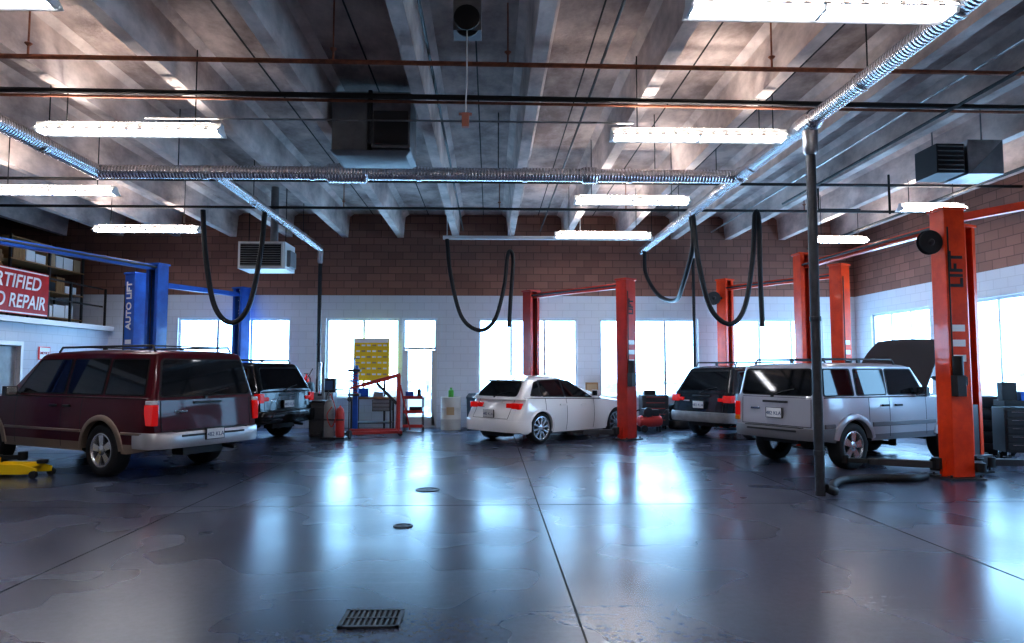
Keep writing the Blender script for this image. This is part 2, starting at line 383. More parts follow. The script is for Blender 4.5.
hose('floor_exhaust_hose',[(4.23,8.80,.10),(4.36,8.85,.05),(4.56,9.3,.05),(4.95,9.75,.05),(5.5,9.9,.05),(5.95,9.85,.05),(6.3,10.05,.05)],.055,HOSE)
def pipe(name,pts,r,mt): return MB().tube(pts,r,8).build(name,mt)
YE=YF-.03
pipe('sprinkler_pipe',[(XL+.02,7.75,5.1),(XR-.02,7.95,5.1)],.028,RUST)
pipe('water_pipe',[(XL+.02,8.55,5.05),(XR-.02,8.9,5.05)],.035,BPIPE)
pipe('air_line_pipe',[(XL+.02,8.8,5.08),(XR-.02,9.15,5.08)],.02,RUST)
pipe('gas_pipe',[(XL+.02,12.9,5.08),(XR-.02,12.9,5.08)],.028,BPIPE)
pipe('sprinkler_pipe',[(XL+.02,15.2,5.1),(XR-.02,15.2,5.1)],.03,BPIPE)
pipe('conduit',[(-4.5,9.07,4.86),(1.9,9.07,4.86)],.012,STEEL)
pipe('conduit',[(8.9,YB+.02,4.95),(8.9,YE,4.95)],.03,BPIPE)
pipe('conduit',[(6.0,4,4.97),(6.0,14,4.97)],.022,BPIPE)
pipe('conduit',[(5.8,2,5.17),(5.8,18,5.17)],.018,STEEL)
pipe('conduit',[(-.7,2,5.17),(-.7,18,5.17)],.018,BPIPE)
pipe('conduit',[(1.3,2,5.17),(1.3,18,5.17)],.018,BPIPE)
for x,y in((-5.2,7.82),(-1.8,7.85),(.2,7.87),(3.3,7.9),(6.4,7.92),(-3.2,15.2),(.2,15.2),(3,15.2),(7,15.2)):
    MB().cyl((x,y,5.1),(x,y,5.22),.012,n=6).lathe([(.012,5.22),(.04,5.25),(.04,5.255),(.01,5.27)],(x,y,0),n=12).cyl((x,y,5.27),(x,y,ZC-.01),.01,n=6).build('sprinkler_head',RUST)
m=MB().tube([(7.0,11.9,5.0),(7.0,11.9,4.3)],.02).tube([(6.2,12.87,5.0),(6.2,12.87,4.6),(7.0,12.87,4.6)],.02)
m.build('pipe_drop',BPIPE)
def heater(name,c,w,d,h,mt,louver):
    e=empty(name,c); m=MB()
    m.box((0,0,0),(w,d,h),0); m.box((0,-d/2-.03,0),(w*.94,.06,h*.9),0)
    n=louver
    for i in range(n): m.box((0,-d/2-.075,-h*.38+h*.76*i/(n-1)),(w*.84,.06,.012),1,rx=.5)
    m.box((0,-d/2-.062,0),(w*.86,.004,h*.8),2)
    m.box((w/2+.04,0,-.05),(.08,d*.6,h*.6),1)
    for sx in(-1,1): m.cyl((sx*w*.4,0,h/2),(sx*w*.4,0,ZC-c[2]-.01),.01,n=6,mi=2)
    m.lathe([(.09,h/2),(.09,ZC-c[2]-.01)],(w*.1,d*.2,0),n=16,mi=1)
    m.build('casing',[mt,GREY,SEAM],parent=e,bevel=.012)
heater('unit_heater',(-5.15,16.2,4.15),1.05,.8,.62,WHITE,10)
e=empty('air_handler_duct',(-1.75,10.4,5.2)); m=MB()
m.box((-.3,0,0),(.52,.7,.88),0).box((.3,.05,.02),(.56,.8,.84),1).box((.3,-.36,-.1),(.5,.04,.5),2).box((0,-.02,.05),(.06,.75,.8),2)
m.loft([[(-.58,-.4,-.44),(.6,-.4,-.44),(.6,.45,-.44),(-.58,.45,-.44)],[(-.5,-.3,-.5),(.52,-.3,-.5),(.52,.35,-.5),(-.5,.35,-.5)]],0)
m.build('sheet_metal',[GREY,STEEL,DGREY],parent=e,bevel=.01)
e=empty('unit_heater',(7.42,10.7,4.85)); m=MB()
m.box((-.3,0,0),(.44,.55,.46),2); m.box((.24,0,.02),(.56,.6,.54),0)
for i in range(6): m.box((-.3,-.29,-.18+.073*i),(.40,.05,.01),1,rx=.5)
m.poly([(-.03,-.31,-.24),(.51,-.31,-.24),(.51,-.31,.28)],1)
for x in(-.4,.4): m.cyl((x,0,.22),(x,0,ZC-4.86),.012,n=6,mi=1)
m.build('casing',[STEEL,GREY,DGREY],parent=e,bevel=.01)
e=empty('cord_reel',(-.2,5.9,4.52)); m=MB()
m.box((0,0,.1),(.24,.2,.28),0).lathe([(.06,-.08),(.11,-.07),(.11,-.05),(.05,-.04),(.05,.04),(.11,.05),(.11,.07),(.06,.08)],(0,-.14,.02),axis='Y',n=20,mi=1)
m.box((0,0,.24+(ZC-4.53-.24)/2),(.05,.05,ZC-4.53-.24),0)
m.tube([(0,-.14,-.05),(.0,-.14,-.4),(-.01,-.14,-.80)],.007,6,2)
m.box((-.01,-.14,-.84),(.06,.05,.12),3).box((-.01,-.14,-.79),(.11,.03,.02),3)
m.build('reel',[GREY,DARK,WHITE,mat('orange_plug',(.6,.25,.18),.5)],parent=e,bevel=.006)

# ------------------------------------------------------------------ lifts
def lift(name,p1,p2,h,mt,barz,arms=True,reel=0,unit=1,aw=.95,bar=True):
    p1=Vector((*p1,0));p2=Vector((*p2,0)); c=(p1+p2)/2; d=p2-p1; L=d.length
    e=empty(name,c,math.atan2(d.y,d.x))
    for s in(-1,1):
        X=s*L/2; m=MB(); i=-s
        m.box((X-i*.13,0,h/2+.02),(.04,.32,h-.04),0)
        for sy in(-1,1):
            m.box((X,sy*.15,h/2+.02),(.28,.025,h-.04),0); m.box((X+i*.14,sy*.12,h/2+.02),(.025,.08,h-.04),0)
        m.box((X,0,.015),(.46,.56,.03),1); m.box((X,0,h-.02),(.34,.38,.04),0)
        for sy in(-1,1):
            m.poly([(X-i*.02,sy*.17,.03),(X-i*.02,sy*.27,.03),(X-i*.02,sy*.17,.3)],0)
        for bx in(-.18,.18):
            for by in(-.23,.23): m.cyl((X+bx,by,.03),(X+bx,by,.07),.018,n=6,mi=1)
        m.box((X+i*.06,0,.62),(.16,.2,.85),1); m.box((X+i*.17,0,.2),(.16,.42,.16),1)
        m.cyl((X+i*.02,.05,1.0),(X+i*.02,.05,h-.05),.03,n=10,mi=2)
        m.cyl((X+i*.08,-.08,.9),(X+i*.08,-.08,h-.05),.01,n=6,mi=1)
        for q in range(3): m.box((X-i*.152,0,1.75+.22*q),(.004,.2,.1),3)
        m.build('column',[mt,DGREY,CHROME,WHITE],parent=e,bevel=.006)
        if arms:
            m=MB()
            for sy in(-1,1):
                a=Vector((X+i*.22,sy*.15,.17)); b=a+Vector((i*.5*aw,sy*.8*aw,0)); cc=a+Vector((i*.72*aw,sy*1.1*aw,.0))
                m.beam(a,b,.13,.1,0); m.beam(b,cc,.09,.07,1); m.cyl(cc-Vector((0,0,.05)),cc+Vector((0,0,.08)),.07,n=14,mi=1); m.cyl(a-Vector((0,0,.08)),a+Vector((0,0,.08)),.09,n=14,mi=1)
            m.build('swing_arms',[DGREY,BLACK],parent=e,bevel=.006)
    m=MB()
    if bar:
        m.box((0,0,barz),(L+.1,.12,.12),0); m.box((0,.12,barz),(L,.03,.04),1)
        m.build('overhead_beam',[mt,DGREY],parent=e,bevel=.006)
    s=-1 if unit==1 else 1; X=s*L/2
    m=MB(); m.box((X+s*.22,.09,1.35),(.13,.14,.3),0); m.cyl((X+s*.22,.09,1.5),(X+s*.22,.09,1.78),.07,n=18,mi=1); m.box((X+s*.22,0,1.42),(.08,.05,.12),1)
    m.cyl((X+s*.17,.13,1.4),(X+s*.17,.13,h-.3),.012,n=6,mi=1)
    m.build('power_unit',[DGREY,BLACK],parent=e,bevel=.01)
    if reel:
        s=-1 if reel==1 else 1; X=s*L/2
        inv=Matrix.Rotation(-e.rotation_euler.z,3,'Z')
        off=inv@Vector((-.34,-.1,0))
        o=MB().lathe([(.03,-.07),(.05,-.05),(.17,-.05),(.18,-.03),(.11,-.03),(.11,.03),(.18,.03),(.17,.05),(.03,.06)],axis='Y',n=24).box((.16,0,0),(.2,.04,.06)).build('hose_reel',DARK,parent=e)
        o.location=Vector((X,0,h-.52))+off; o.rotation_euler=(0,0,-e.rotation_euler.z)
    return e
LL=lambda a,b:math.hypot(a[0]-b[0],a[1]-b[1])
A1,A2=(6.83,10.15),(6.5,14.2)
L1=lift('two_post_lift',A1,A2,3.98,ORANGE,3.72,reel=1)
B1,B2=(7.42,10.75),(8.75,7.9)
L2=lift('two_post_lift',B1,B2,3.85,ORANGE,3.98,unit=2,aw=.5)
L3=lift('two_post_lift',(8.05,15.8),(6.33,18.6),4.0,ORANGE,3.75,reel=2,aw=.8)
L4=lift('two_post_lift',(3.1,15.85),(1.08,18.35),3.65,REDP,3.5,aw=.8)
L5=lift('two_post_lift',(-7.32,15.55),(-8.8,11.3),3.9,BLUE,3.8,aw=.8)
L6=lift('two_post_lift',(-7.98,15.95),(-6.6,18.75),3.75,BLUE,3.55,aw=.8)
def lift_label(par,L,s,side,body,size,z,mt,vertical=True):
    R=(Matrix.Identity(4) if side<0 else Matrix.Rotation(PI,4,'Z'))@Matrix.Rotation(PI/2,4,'X')
    if vertical: R=R@Matrix.Rotation(PI/2,4,'Z')
    text(body,size,mt,(s*L/2,side*.166,z),R,par,bold=.004)
def end_label(par,L,s,body,size,z,mt,vertical=True):
    R=Matrix.Rotation(-PI/2 if s<0 else PI/2,4,'Z')@Matrix.Rotation(PI/2,4,'X')
    if vertical: R=R@Matrix.Rotation(PI/2,4,'Z')
    text(body,size,mt,(s*(L/2+.155),0,z),R,par,bold=.007)
end_label(L1,LL(A1,A2),-1,'LIFT',.3,3.05,BLACK)
lift_label(L2,LL(B1,B2),-1,-1,'LIFT',.26,3.0,BLACK)
lift_label(L2,LL(B1,B2),-1,1,'LIFT',.26,3.0,BLACK)
end_label(L5,LL((-7.32,15.55),(-8.8,11.3)),-1,'LIFT',.24,3.1,WHITE)
end_label(L6,LL((-7.98,15.95),(-6.6,18.75)),-1,'AUTO LIFT',.22,3.0,WHITE)
end_label(L4,LL((3.1,15.85),(1.08,18.35)),-1,'LIFT',.2,3.0,BLACK)

# ------------------------------------------------------------------ cars
def wheel(par,name,x,y,R,w,side,spokes,mt=RIM,rr=.64,spw=.07):
    m=MB(); s=side; h=w/2
    rim=R*rr
    m.lathe([(rim,-h*.9),(rim+.02,-h),(R*.9,-h),(R*.98,-h*.8),(R,-h*.5),(R,h*.5),(R*.98,h*.8),(R*.9,h),(rim+.02,h),(rim,h*.9)],axis='Y',n=36,mi=0,close=True)
    o=h*s
    m.lathe([(rim+.004,o*.95),(rim-.015,o*.97),(rim-.03,o*.8),(rim-.035,o*.1),(.02,o*.1)],axis='Y',n=36,mi=1,close=True)
    m.lathe([(rim-.03,o*.25),(.01,o*.25)],axis='Y',n=24,mi=2,close=True)
    for k in range(spokes):
        a=2*PI*k/spokes+.2; ca,sa=math.cos(a),math.sin(a)
        def P(r,t,d): return (r*ca-t*sa, d, r*sa+t*ca)
        r1=rim-.02; w0=spw*.6; w1=spw
        rings=[[P(.04,-w0/2,o*.62),P(.04,w0/2,o*.62),P(.04,w0/2,o*.85),P(.04,-w0/2,o*.85)],[P(r1,-w1/2,o*.6),P(r1,w1/2,o*.6),P(r1,w1/2,o*.86),P(r1,-w1/2,o*.86)]]
        m.loft(rings,1)
    m.lathe([(.075,o*.55),(.075,o*.88),(.05,o*.95),(.001,o*.95)],axis='Y',n=20,mi=1,close=True)
    return m.build(name,[BLACK,mt,SEAM],parent=par,loc=(x,y,R),angle=40)

def car(name,xy,phi,pm,P):
    P['paint']=pm
    e=empty(name,(xy[0],xy[1],0),math.radians(90-phi))
    ro,wb,fo,W,R=P['ro'],P['wb'],P['fo'],P['W'],P['R']; RA=R+P.get('gap',.055)
    x0,x1=-ro,wb+fo
    bz=P['bot']
    def zb(x):
        z=interp(bz,x)
        for c in(0,wb):
            d=abs(x-c)
            if d<RA: z=max(z,R+math.sqrt(max(0,RA*RA-d*d)))
        return z
    rk,fk=P.get('rk',.07),P.get('fk',.13)
    def wx(x):
        f=1
        d=x-x0
        if d<.22: f-=rk*(1-d/.22)**2
        d=x1-x
        if d<.55: f-=fk*(1-d/.55)**2
        return W*f
    bel=lambda x: interp(P['belt'],x)
    gz=P.get('g',[(.25,.95),(.45,.985),(.7,1.0),(.95,.985),(1.2,.95)])
    def side(x,z): return wx(x)*interp(gz,z)
    def lean(x,z):
        d=x-x0
        if d<.5: return P.get('rl',.05)*max(0,z-.55)*(1-d/.5)*2
        d=x1-x
        if d<.5: return -P.get('fl',.1)*max(0,z-.5)*(1-d/.5)*2
        return 0
    xs=set()
    n=64
    for i in range(n+1): xs.add(round(lerp(x0,x1,i/n),4))
    for c in(0,wb):
        for k in range(25): xs.add(round(c+RA*math.cos(PI*k/24),4))
        xs.add(round(c-RA-.001,4)); xs.add(round(c+RA+.001,4))
    for d in(.01,.03,.06,.1): xs.add(x0+d); xs.add(x1-d)
    xs=sorted(x for x in xs if x0<=x<=x1)
    cz=P.get('cladz',0); rows=[0,.04,.12,.22,.34,.46,.58,.7,.82,.92,1.0]
    base=min(b for a,b in bz)
    rings=[]
    for x in xs:
        B=bel(x); b=zb(x); pts=[]
        for t in rows:
            if cz and abs(t-.46)<.001: z=cz
            elif cz and t<.46: z=lerp(base,cz,t/.46)
            elif cz: z=lerp(cz,B,(t-.46)/.54)
            else: z=lerp(base,B,t)
            z=max(z,b+.0015*t); pts.append((side(x,z),z))
        wB=pts[-1][0]
        pts+= [(wB-.02,B+.018),(wB*.85,B+.04),(wB*.45,B+.055),(0,B+.06)]
        full=[(x+lean(x,z),-y,z) for y,z in pts]+[(x+lean(x,z),y,z) for y,z in pts[::-1][1:]]
        rings.append(full)
    nr=len(rings[0])
    def mf(i,jj):
        if jj==nr-1: return 1
        q=jj if jj<nr/2-.5 else nr-2-jj
        if cz and q<5: return 2
        return 0
    m=MB().loft(rings,0,True,mf)
    m.build('body',[pm,SEAM,P.get('clad',pm)],parent=e,angle=32)
    xr0,xr1,xf1,xf0=P['gh']; roof=P['roof']; wr=P['wr']; xm=(x0+x1)/2
    zbelt=bel(xr0+.5); re=roof-P.get('rc',.09); z0=zbelt-.02
    hb=side(xm,zbelt)-.025
    hw=lambda z: lerp(hb,wr,(z-zbelt)/(re-zbelt)); xr=lambda z: lerp(xr0,xr1,(z-zbelt)/(re-zbelt)); xf=lambda z: lerp(xf0,xf1,(z-zbelt)/(re-zbelt))
    def plan(a,b,h,rc,z,cr=0):
        out=[]
        for cx,cy,a0 in((b-rc,h-rc,0),(a+rc,h-rc,90),(a+rc,-h+rc,180),(b-rc,-h+rc,270)):
            for k in range(6):
                an=math.radians(a0+18*k); out.append((cx+rc*math.cos(an),cy+rc*math.sin(an),z))
        q=[]
        for i_,p_ in enumerate(out):
            q.append(p_)
            if i_ in(5,17):
                n_=out[(i_+1)%24]
                for t_ in(1/6,2/6,3/6,4/6,5/6): q.append((lerp(p_[0],n_[0],t_),lerp(p_[1],n_[1],t_),z))
        if cr:
            c_=(xr1+xf1)/2+P.get('archc',0); h_=(xf1-xr1)/2
            q=[(x_,y_,z_-cr*(abs(x_-c_)/h_)**2) for x_,y_,z_ in q]
        return q
    rc=.09; ar=P.get('arch',.02)
    rg=[plan(xr(z0),xf(z0),hw(z0),rc,z0),plan(xr(re),xf(re),hw(re),rc,re,ar*.5),plan(xr(re)+.02,xf(re)-.03,wr-.02,rc,roof-.05,ar*.8),plan(xr(re)+.06,xf(re)-.1,wr-.07,rc,roof-.018,ar),plan(xr(re)+.2,xf(re)-.3,wr-.22,rc,roof,ar),plan(xr(re)+.5,xf(re)-.6,wr-.5,.05,roof+.008,ar)]
    MB().loft(rg,0).build('cabin',[P.get('roofmat',pm)],parent=e,angle=32)
    g=MB(); sm=MB()
    def rnd(poly,r=.03):
        out=[]; n=len(poly)
        for i in range(n):
            p=Vector(poly[i]);a=(Vector(poly[i-1])-p);b=(Vector(poly[(i+1)%n])-p)
            q=min(r,a.length*.3,b.length*.3); A=p+a.normalized()*q;B=p+b.normalized()*q
            for t in(0,.33,.67,1): out.append(tuple((A*(1-t)+p*t)*(1-t)+(p*(1-t)+B*t)*t))
        return out
    def panel(poly,f,mi=0,o=.007):
        o1=[f(u,v,o) for u,v in poly]; o0=[f(u,v,-.02) for u,v in poly]; g.loft([o0,o1],mi)
    for poly in P['sw']:
        for s in(-1,1):
            panel(rnd(poly),lambda u,v,o,s=s:(u,s*(hw(v)+o),v))
            cx=sum(u for u,v in poly)/len(poly); czz=sum(v for u,v in poly)/len(poly)
            bg=[(cx+(u-cx)*(1+.035/max(.1,abs(u-cx))),czz+(v-czz)*(1+.02/max(.1,abs(v-czz)))) for u,v in poly]
            panel(rnd(bg,.045),lambda u,v,o,s=s:(u,s*(hw(v)+o),v),1,.003)
    a,b2,c,d=P['rw']
    rp=[(-c,a),(c,a),(d,b2),(-d,b2)]
    panel(rnd(rp,.06),lambda u,v,o:(xr(v)-o,u,v))
    panel(rnd([(u*1.04,v+(.02 if v>(a+b2)/2 else -.02)) for u,v in rp],.07),lambda u,v,o:(xr(v)-o,u,v),1,.003)
    za,zc=zbelt+.05,re-.02
    panel(rnd([(-hw(za)+.1,za),(hw(za)-.1,za),(hw(zc)-.1,zc),(-hw(zc)+.1,zc)],.06),lambda u,v,o:(xf(v)+o,u,v))
    g.build('windows',[GLASS,SEAM],parent=e,angle=30)
    for xx in P['seams']:
        for s in(-1,1):
            zz=[max(zb(xx)+.02,base+.05)+ (bel(xx)-max(zb(xx)+.02,base+.05))*k/8 for k in range(9)]
            for z_a,z_b in zip(zz,zz[1:]):
                ya,yb=side(xx,z_a)+.0015,side(xx,z_b)+.0015
                sm.poly([(xx-.006,s*ya,z_a),(xx+.006,s*ya,z_a),(xx+.006,s*yb,z_b),(xx-.006,s*yb,z_b)])
    for s in(-1,1):
        pts=[(x,s*(side(x,bel(x)-.0)+.001),bel(x)+.003) for x in xs if xr0+.1<x<xf0-.1]; sm.tube(pts,.008,6)
    tz0,tz1,tw=P.get('tail',(.55,zbelt,W*.78))
    for s in(-1,1):
        sm.beam((x0+lean(x0,tz0)-.001,s*tw,tz0),(x0+lean(x0,tz1)-.001,s*tw,tz1),.008,.006)
    sm.beam((x0+lean(x0,tz0)-.001,-tw,tz0),(x0+lean(x0,tz0)-.001,tw,tz0),.006,.008)
    sm.beam((x0+lean(x0,tz1)-.001,-tw,tz1+.01),(x0+lean(x0,tz1)-.001,tw,tz1+.01),.006,.012)
    sm.build('panel_gaps',[SEAM],parent=e)
    t=MB()
    for xx in P['handles']:
        for s in(-1,1): t.box((xx,s*(side(xx,bel(xx)-.12)+.02),bel(xx)-.13),(.17,.03,.035),0)
    zh=tz1-.06; t.box((x0+lean(x0,zh)-.008,0,zh),(.03,.5,.035),0)
    t.box((x0+lean(x0,zh-.1)-.004,W*.48,zh-.12),(.012,.2,.03),2)
    if 'mould' in P:
        z,hh=P['mould']
        for s in(-1,1):
            for a_,b3 in((-ro+.12,-RA-.02),(RA+.02,wb-RA-.02)):
                pts=[lerp(a_,b3,k/6) for k in range(7)]
                t.loft([[(x,s*(side(x,z)-.01),z-hh/2),(x,s*(side(x,z)+.018),z-hh/2+.01),(x,s*(side(x,z)+.018),z+hh/2-.01),(x,s*(side(x,z)-.01),z+hh/2)] for x in pts],1)
    t.build('handles_and_mouldings',[P.get('handlemat',DARK),P.get('mouldmat',DARK),CHROME],parent=e,bevel=.004)
    t=MB(); fr=P.get('flare',.03)
    for c in(0,wb):
        for s in(-1,1):
            rings=[]
            a0=math.asin(max(-1,min(1,(base+.04-R)/RA)))
            for k in range(21):
                an=lerp(a0,PI-a0,k/20)
                def q(rad,yy):
                    x=c+rad*math.cos(an); z=R+rad*math.sin(an); return (x,s*(side(c+RA*math.cos(an),min(z,bel(c)-.02))+yy),z)
                rings.append([q(RA-.015,-.06),q(RA-.015,fr*.8),q(RA+.01,fr),q(RA+P.get('flw',.05),fr*.5),q(RA+P.get('flw',.05)+.01,-.01)])
            t.loft(rings,0)
    t.build('arch_flares',[P.get('flaremat',pm)],parent=e,angle=50)
    def bumper(nm,end,z0,z1,prot,mt,taper=.0):
        m=MB(); E=x0 if end<0 else x1; sg=-1 if end<0 else 1; k=rk if end<0 else fk
        path=[(E-sg*.42,W*.99,0.004),(E-sg*.22,W*(1.0),.012),(E-sg*.06,W*(1-k*.4),.03),(E+sg*prot*.6,W*(.93-k*.6),0),(E+sg*prot*.95,W*.62,0),(E+sg*prot,0,0)]
        pr=[(x,y+o) for x,y,o in path]; pr+= [(x,-y) for x,y in pr[::-1][1:]]
        rings=[]
        for i,(x,y) in enumerate(pr):
            inx=E-sg*.1 if abs(y)<W*.9 else x; iny=y if abs(y)<W*.9 else (abs(y)-.1)*(1 if y>0 else -1)
            rings.append([(inx,iny,z0+.03),(x-sg*.02 if abs(y)<W*.95 else x,y*.99,z0),(x,y,lerp(z0,z1,.25)),(x,y,z1-.02),(x-sg*.012,y*.995,z1),(inx,iny,z1)])
        m.loft(rings,0)
        if P.get('pad') and end<0:
            m.box((E-prot*.45,0,z1+.004),(prot*.8,W*1.3,.012),1); m.box((E-prot-.004,0,lerp(z0,z1,.75)),(.012,W*1.15,.03),1)
        m.build(nm,[mt,DARK],parent=e,angle=40)
    z0b,z1b,pr,bm_=P['rb']; bumper('rear_bumper',-1,z0b,z1b,pr,bm_)
    z0b,z1b,pr2,bm2=P['fb']; bumper('front_bumper',1,z0b,z1b,pr2,bm2)
    t=MB()
    for (ya,yb,za_,zz_,mi,wrap) in P['tl']:
        for s in(-1,1):
            zc_=(za_+zz_)/2; X=x0+lean(x0,zc_); yc=(ya+yb)/2
            t.box((X+wrap/2-.02,s*yc,zc_),(wrap+.03,yb-ya,zz_-za_),mi)
    zf0,zf1=P['hl']
    for s in(-1,1): t.box((x1-.10,s*(W*.70),(zf0+zf1)/2),(.2,W*.28,zf1-zf0),1)
    t.build('lamps',[REDL,WLENS,AMB],parent=e,bevel=.012)
    m=MB(); m.box((x1-.03,0,(zf0+zf1)/2),(.1,W*1.0,(zf1-zf0)*.95),0)
    for k in range(7): m.box((x1+.025,-.3+.1*k,(zf0+zf1)/2),(.02,.03,(zf1-zf0)*.8),1)
    m.build('grille',[DARK,CHROME],parent=e,bevel=.005)
    pz,px=P['plate']; m=MB(); X=px
    m.box((X,0,pz),(.02,.34,.17),2).box((X-.008,0,pz),(.012,.31,.155),0)
    m.build('number_plate',[PLATE,PLTX,DARK],parent=e,bevel=.004)
    text(P.get('ptxt','482 KLA'),.085,PLTX,(X-.016,0,pz-.01),Matrix.Rotation(-PI/2,4,'Z')@Matrix.Rotation(PI/2,4,'X'),e,'plate_lettering',ext=.001)
    m=MB(); xm_=xf0-.42
    for s in(-1,1):
        y=s*(W+.09); m.box((xm_,y,zbelt+.08),(.1,.18,.15),0); m.box((xm_-.052,y,zbelt+.08),(.006,.15,.12),1); m.beam((xm_,s*(W-.06),zbelt+.04),(xm_,s*(W+.04),zbelt+.06),.06,.04,0)
    m.build('door_mirrors',[P.get('mirmat',DARK),CHROME],parent=e,bevel=.02,seg=3)
    m=MB()
    m.tube([(xr(a)-.02,.05,a-.02),(xr(a+.06)-.03,-.15,a+.05),(xr(a+.1)-.025,-.38,a+.09)],.008,6); m.cyl((xr(a)+.02,.05,a-.03),(xr(a)-.04,.05,a-.03),.022,n=10)
    m.cyl((x0+.3,-W*.5,base+.02),(x0-.02,-W*.5,base+.0),.03,n=12)
    m.box((x0+.25,0,base+.02),(.25,.7,.14)); m.box(((x0+x1)/2,0,base+.03),(2.2,W*1.4,.12)); m.beam((0,-W*.8,R),(0,W*.8,R),.1,.1); m.lathe([(.02,-.15),(.11,-.1),(.12,.08),(.02,.14)],(0,0,R),axis='X',n=16)
    m.beam((wb,-W*.8,R),(wb,W*.8,R),.08,.08)
    m.build('underbody_and_wiper',[DARK],parent=e)
    if P.get('rails'):
        m=MB(); rz=P['rails']; y=wr-.09
        for s in(-1,1):
            xa,xb=xr(re)+.18,xf(re)-.35
            m.tube([(xa,s*y,roof-.03),(xa+.06,s*y,roof+rz),(xb-.08,s*y,roof+rz),(xb,s*y,roof-.03)],.018,8)
            m.box(((xa+xb)/2,s*y,roof+rz/2),(.08,.03,rz))
        for xc in(xr(re)+.45,xf(re)-.7): m.box((xc,0,roof+rz+.005),(.05,2*y,.02))
        m.build('roof_rack',[P.get('railmat',DARK)],parent=e,bevel=.004)
    if P.get('spoiler'):
        m=MB(); X=xr(re); dz=-ar*.7; m.loft([[(X+.16,y,roof-.02+dz*.7),(X-.09,y,roof-.035+dz),(X-.10,y,roof-.055+dz),(X+.06,y,roof-.10+dz)] for y in(-wr+.06,wr-.06)]); m.build('spoiler',[pm],parent=e,bevel=.008)
    ww=P.get('ww',.235)
    for nm,x in(('rear',0),('front',wb)):
        for s,l in((-1,'right'),(1,'left')):
            wheel(e,f'wheel_{nm}_{l}',x,s*(W-ww/2-.015),R,ww,s,P.get('spokes',5),P.get('rim',RIM),spw=P.get('spw',.08),rr=P.get('rr',.64))
    for k in P.get('extra',[]): k(e)
    return e

MAROON=paint('maroon_paint',(.062,.0025,.008),.35,coat=.35,spec=.18); TAN=mat('pewter_trim',(.24,.185,.145),.45,.2)
JEEP=paint('silver_paint',(.44,.44,.48),.32,metal=.25,coat=.6); JC=mat('grey_cladding',(.16,.16,.175),.5)
BLK=paint('black_paint',(.006,.006,.008),.2,coat=.4,spec=.3); AUDI=paint('white_car_paint',(.90,.90,.90),.25); WAG=paint('charcoal_paint',(.012,.016,.021),.25,coat=.5,spec=.3)
SILB=mat('silver_bumper',(.5,.5,.52),.3,.6)
def off(xy,phi,dx,dy):
    a=math.radians(90-phi); return (xy[0]+dx*math.cos(a)-dy*math.sin(a), xy[1]+dx*math.sin(a)+dy*math.cos(a))
car('maroon_suv',(-5.30,11.5),-61,MAROON,dict(ro=1.15,wb=3.02,fo=.98,W=.98,R=.39,gap=.07,arch=.03,fl=.15,pad=1,
 bot=[(-1.15,.45),(-.6,.36),(3.6,.36),(4.0,.42)],belt=[(-1.15,1.16),(2.4,1.16),(2.7,1.15),(3.6,1.09),(4.0,.98)],roof=1.89,wr=.77,rc=.08,
 gh=(-1.10,-.96,1.95,2.66),sw=[[(-.88,1.22),(.0,1.22),(.0,1.73),(-.80,1.73)],[(.1,1.22),(.95,1.22),(.95,1.74),(.1,1.74)],[(1.05,1.22),(2.3,1.22),(1.86,1.73),(1.05,1.74)]],
 rw=(1.2,1.73,.80,.70),seams=[.5,1.0,2.25],handles=[.85,1.2],mould=(.66,.05),mouldmat=TAN,cladz=.50,clad=TAN,flaremat=TAN,flare=.035,flw=.06,
 rb=(.45,.68,.12,SILB),fb=(.42,.7,.12,SILB),tl=[(.86,.965,.78,1.08,0,.16),(.86,.965,1.08,1.14,1,.12),],hl=(.78,1.0),plate=(.62,-1.285),tail=(.70,1.15,.80),rails=.05,spokes=5,spw=.12,ww=.26,g=[(.3,.96),(.5,.985),(.8,1.0),(1.0,.99),(1.3,.94)]))
JPH=64
JXY=off((5.72,11.12),JPH,0,.74)
def hood(e):
    m=MB(); 
    ang=math.radians(52); c=Vector((2.02,0,1.18)); d=Vector((math.cos(ang),0,math.sin(ang))); n=Vector((-d.z,0,d.x))
    rings=[]
    for k in range(9):
        t=k/8*1.2; w=lerp(.76,.70,k/8)*(1 if k<6 else (.98,.93,.84)[k-6])
        rings.append([tuple(c+d*t+n*(.05*(1-abs(y)**2)-.0)+Vector((0,y*w,0))) for y in(-1,-.6,0,.6,1)]+[tuple(c+d*t-n*(.03)+Vector((0,y*w,0))) for y in(1,.6,0,-.6,-1)])
    m.loft(rings,0); m.beam(c+d*.1-n*.05,c+d*1.1-n*.05,.08,.04,1); m.tube([(2.9,.6,1.1),tuple(c+d*.9+Vector((0,.6,0))-n*.03)],.01,6,1)
    m.build('raised_bonnet',[DGREY,DARK],parent=e,bevel=.005)
    MB().box((2.72,0,1.125),(1.0,1.3,.03)).build('engine_bay',[DARK],parent=e)
